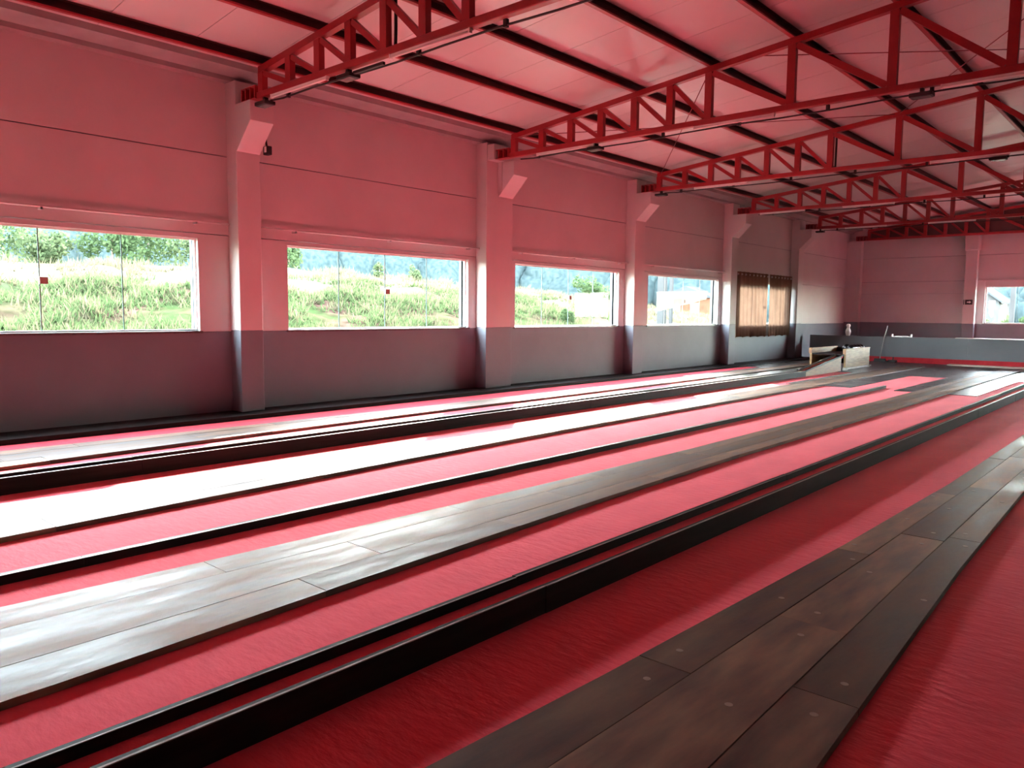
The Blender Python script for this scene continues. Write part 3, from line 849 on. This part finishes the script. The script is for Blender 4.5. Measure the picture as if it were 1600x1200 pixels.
def frange(a, b, s):
    out = []; q = a
    while q < b: out.append(q); q += s
    return out
xs = frange(-150, -46, 6) + frange(-46, -27, 1.5) + frange(-27, -12, 0.45) + [-11.5, -10.45]
ys = frange(-45, 0, 3) + frange(0, 60, 0.75) + frange(60, 190, 6)
vs_ = [(x, y, ground(x, y)) for y in ys for x in xs]
nx = len(xs)
fs = [(j*nx+i, j*nx+i+1, (j+1)*nx+i+1, (j+1)*nx+i) for j in range(len(ys)-1) for i in range(nx-1)]
me = bpy.data.meshes.new('hillside'); me.from_pydata(vs_, [], fs); me.materials.append(M['hill'])
for p in me.polygons: p.use_smooth = True
o = place('hillside', me)
tag(o, 'grassy embankment rising outside the windows with bare red soil', 'hillside', kind='structure')
xs2 = frange(-10.45, 60, 6) + [60]; ys2 = frange(31.4, 190, 6)
vs_ = [(x, y, ground(x, y)) for y in ys2 for x in xs2]; nx = len(xs2)
fs = [(j*nx+i, j*nx+i+1, (j+1)*nx+i+1, (j+1)*nx+i) for j in range(len(ys2)-1) for i in range(nx-1)]
me = bpy.data.meshes.new('yard'); me.from_pydata(vs_, [], fs); me.materials.append(M['hill'])
o = place('yard', me)
tag(o, 'open pale ground beyond the end-wall window', 'ground', kind='structure')

def tufts(name, mat, n, xr, yr, h0, h1, label, seed):
    rnd = random.Random(seed); mb = MB()
    k = 0
    while k < n:
        x = rnd.uniform(*xr); y = rnd.uniform(*yr)
        # clumpy
        if math.sin(x*1.1+0.7*y)*math.sin(0.8*y-x*0.4) + rnd.uniform(-.6, .8) < 0: continue
        k += 1
        z = ground(x, y) - 0.03
        for q in range(5):
            a = rnd.uniform(0, 6.28); h = rnd.uniform(h0, h1); l = rnd.uniform(0.1, 0.28)
            dx, dy = math.cos(a), math.sin(a); wd = 0.026
            ox, oy = rnd.uniform(-.12, .12), rnd.uniform(-.12, .12)
            mb.add([(x+ox-dy*wd, y+oy+dx*wd, z), (x+ox+dy*wd, y+oy-dx*wd, z), (x+ox+dx*l, y+oy+dy*l, z+h)], [(0, 1, 2)])
    o = mb.build(name, mat); tag(o, label, 'grass', kind='stuff')
tufts('grass_tufts', 'grass', 9000, (-23, -13), (1, 28), 0.10, 0.27, 'tufts of green grass on the embankment outside the windows', 3)
tufts('dry_grass', 'straw', 5000, (-27.5, -15.5), (4, 46), 0.12, 0.35, 'dry straw-coloured grass along the top of the embankment', 4)

def leafy(name, x, y, h, rad, mat, label, cat='bush', n=500, trunk=0.3, seed=0, zbase=None, leaf=0.16, group=None):
    rnd = random.Random(seed)
    z0 = ground(x, y) if zbase is None else zbase
    t = thing(name, label, cat, group, loc=(x, y, z0-0.05))
    mb = MB()
    blobs = [(rnd.uniform(-.5, .5)*rad, rnd.uniform(-.5, .5)*rad, trunk*h + rnd.uniform(0.1, 0.8)*(h*(1-trunk)), rad*rnd.uniform(.35, .6)) for _ in range(9)]
    for i in range(n):
        bx, by, bz, br = rnd.choice(blobs)
        d = Vector((rnd.gauss(0, 1), rnd.gauss(0, 1), rnd.gauss(0, 1))).normalized()
        c = Vector((bx, by, bz)) + d*br*rnd.uniform(0.6, 1.0)
        u = Vector((rnd.gauss(0, 1), rnd.gauss(0, 1), rnd.gauss(0, 1))).normalized(); w = u.cross(d)
        if w.length < .1: continue
        w.normalize(); s_ = leaf*rnd.uniform(.6, 1.2)
        mb.add([c-u*s_, c+w*s_*.6, c+u*s_, c-w*s_*.6], [(0, 1, 2, 3)])
    mb.build('foliage', mat, t)
    MB().tube([(0, 0, 0), (0.04*h, 0, trunk*h*.6), (0, 0.03*h, h*0.75)], 0.035*h, 7, 0.012*h).build('stem', 'bark', t, True)
    return t
bl = [(-30, 6.6, 1.9, 1.5, 'leaf_pale', 'pale bush on the bank at the very left of the leftmost window'),
      (-30.5, 9.6, 1.3, 1.2, 'leaf_pale', 'low yellow-green bush above the bank in the leftmost window'),
      (-29.5, 11.3, 1.9, 1.2, 'leaf', 'rounded green bush in the middle of the leftmost window'),
      (-31, 13.2, 2.2, 1.5, 'leaf', 'tall green bush above the bank, middle pane of the leftmost window'),
      (-29.5, 15.0, 1.9, 1.6, 'leaf_pale', 'broad pale bush in the right pane of the leftmost window'),
      (-32, 8.2, 2.4, 1.5, 'leaf', 'green bush behind the yellow-green one in the leftmost window'),
      (-28, 17.6, 1.7, 0.75, 'leaf', 'bush at the upper left corner of the widest window'),
      (-26.5, 21.1, 0.9, 0.32, 'leaf_pale', 'slender young plant on the bank crest, left of the lock in the widest window'),
      (-26.5, 23.2, 0.85, 0.38, 'leaf_pale', 'small bushy plant on the bank crest, right of the lock in the widest window'),
      (-17.2, 22.4, 0.75, 0.36, 'leaf', 'small green bush just outside the third window'),
      (-28, 38.3, 1.9, 1.0, 'leaf', 'green bush behind the third window, upper right'),
      (-28.5, 41.0, 1.6, 1.1, 'leaf_pale', 'pale green bush at the right edge of the third window'),
      (-30, 45.5, 2.6, 1.3, 'leaf', 'tree at the left edge of the overexposed window'),
      (-33, 51.0, 3.0, 1.2, 'leaf', 'tree beyond the middle of the overexposed window'),
      (-36, 63.0, 5.0, 2.0, 'leaf', 'tree at the right of the overexposed window behind the house'),
      (-8.1, 50.0, 2.3, 0.45, 'leaf_pale', 'slender young tree left of the post in the end-wall window'),
      (-9.3, 52.0, 1.6, 0.7, 'leaf_pale', 'low yellow-green bush before the pale house in the end-wall window'),
      (-7.0, 51.0, 2.2, 0.6, 'leaf', 'green bush right of the post in the end-wall window')]
for q, (x, y, h, rad, mt_, lab) in enumerate(bl):
    leafy('bush', x, y, h, rad, mt_, lab, 'bush', int(400+1100*min(rad, 1.6)), 0.15, q, leaf=0.085 if rad > .5 else 0.05)

# forest on the far hill (uncountable crowns)
rnd = random.Random(5); mb = MB()
import bmesh
bm = bmesh.new(); bmesh.ops.create_icosphere(bm, subdivisions=2, radius=1.0)
iv = [v.co.copy() for v in bm.verts]; ifc = [tuple(v.index for v in f.verts) for f in bm.faces]; bm.free()
for i in range(1500):
    a = rnd.uniform(-0.12, 1.62); r = hill_start(math.pi/2-a) + 1 + 69*rnd.random()**1.5
    x, y = -r*math.cos(a), r*math.sin(a)
    s_ = rnd.uniform(1.6, 2.9); z = ground(x, y) + s_*0.5
    sd = rnd.uniform(0, 9)
    mb.add([(x+s_*v.x*(1+.18*math.sin(7*v.y+sd)), y+s_*v.y*(1+.18*math.sin(6*v.z+sd)), z+s_*1.15*v.z*(1+.2*math.sin(8*v.x+sd))) for v in iv], ifc)
o = mb.build('forest', 'leaf_dark', None, True)
tag(o, 'dark forest covering the far hillside behind the bank', 'forest', kind='stuff')

# pale concrete posts outside the small bright window
for x, y, lab in ((-16.0, 26.9, 'pale concrete post outside the overexposed window, left one'), (-15.5, 26.75, 'thinner pale post close behind the concrete post')):
    z = ground(x, y)
    p = thing('post', lab, 'post', loc=(x, y, z-0.1))
    w_ = 0.14 if 'left' in lab else 0.06
    MB().box(-w_, w_, -w_, w_, 0, 3.4).build('shaft', 'render_wall', p, bevel=0.01)
    MB().box(-w_*1.3, w_*1.3, -w_*1.3, w_*1.3, 0, 0.2).build('base', 'render_wall', p)
# unfinished house seen through the small bright window
hx, hy = -27.5, 51.2
h = thing('house', 'house with orange block walls and a pale roof in the overexposed window', 'house', loc=(hx, hy, ground(hx, hy)-0.2))
h.scale = (0.8, 0.8, 0.8)
MB().box(-2.2, 2.2, -2.0, 2.0, 0.0, 2.5).build('wall', 'brickwall', h)
MB().prism([(-2.6, 2.45), (2.6, 2.45), (2.6, 2.55), (0, 3.5), (-2.6, 2.55)], -2.3, 2.3).build('roof', 'rooflight', h)
for yy in (-1.5, 0.4):
    f = MB().box(2.2, 2.24, yy, yy+1.0, 0.9, 1.8).build('window', 'whiteplastic', h)
    MB().box(2.241, 2.25, yy+0.07, yy+0.93, 0.97, 1.73).build('pane', 'darkpane', f)
MB().box(-1.6, -0.6, -2.04, -2.0, 0.9, 1.8).build('window', 'darkpane', h)
MB().box(0.4, 1.3, -2.04, -2.0, 0.1, 2.0).build('door', 'bark', h)
# pale gabled house seen through the end-wall window
h = thing('house', 'pale gabled house with two windows outside the end wall', 'house', loc=(-18.2, 100, ground(-18.2, 100)-0.1))
MB().prism([(-2.0, 0), (2.0, 0), (2.0, 3.0), (0, 4.55), (-2.0, 3.0)], -3, 3).build('wall', 'render_wall', h)
MB().prism([(-2.4, 2.75), (0, 4.58), (2.4, 2.75), (2.4, 2.95), (0, 4.80), (-2.4, 2.95)], -3.4, 3.4).build('roof', 'rooflight', h)
for xx in (0.25, 1.05):
    f = MB().box(xx, xx+0.6, -3.05, -3.0, 2.2, 3.05).build('window', 'whiteplastic', h)
    for dx in (0.05, 0.33):
        MB().box(xx+dx, xx+dx+0.22, -3.06, -3.051, 2.28, 2.97).build('pane', 'darkpane', f)
p = thing('post', 'white post just outside the end-wall window', 'post', loc=(-6.17, 40, -0.2))
MB().box(-0.09, 0.09, -0.09, 0.09, 0, 4.2).build('shaft', 'render_wall', p, bevel=0.01)
MB().box(-0.14, 0.14, -0.14, 0.14, 0, 0.15).build('base', 'render_wall', p)
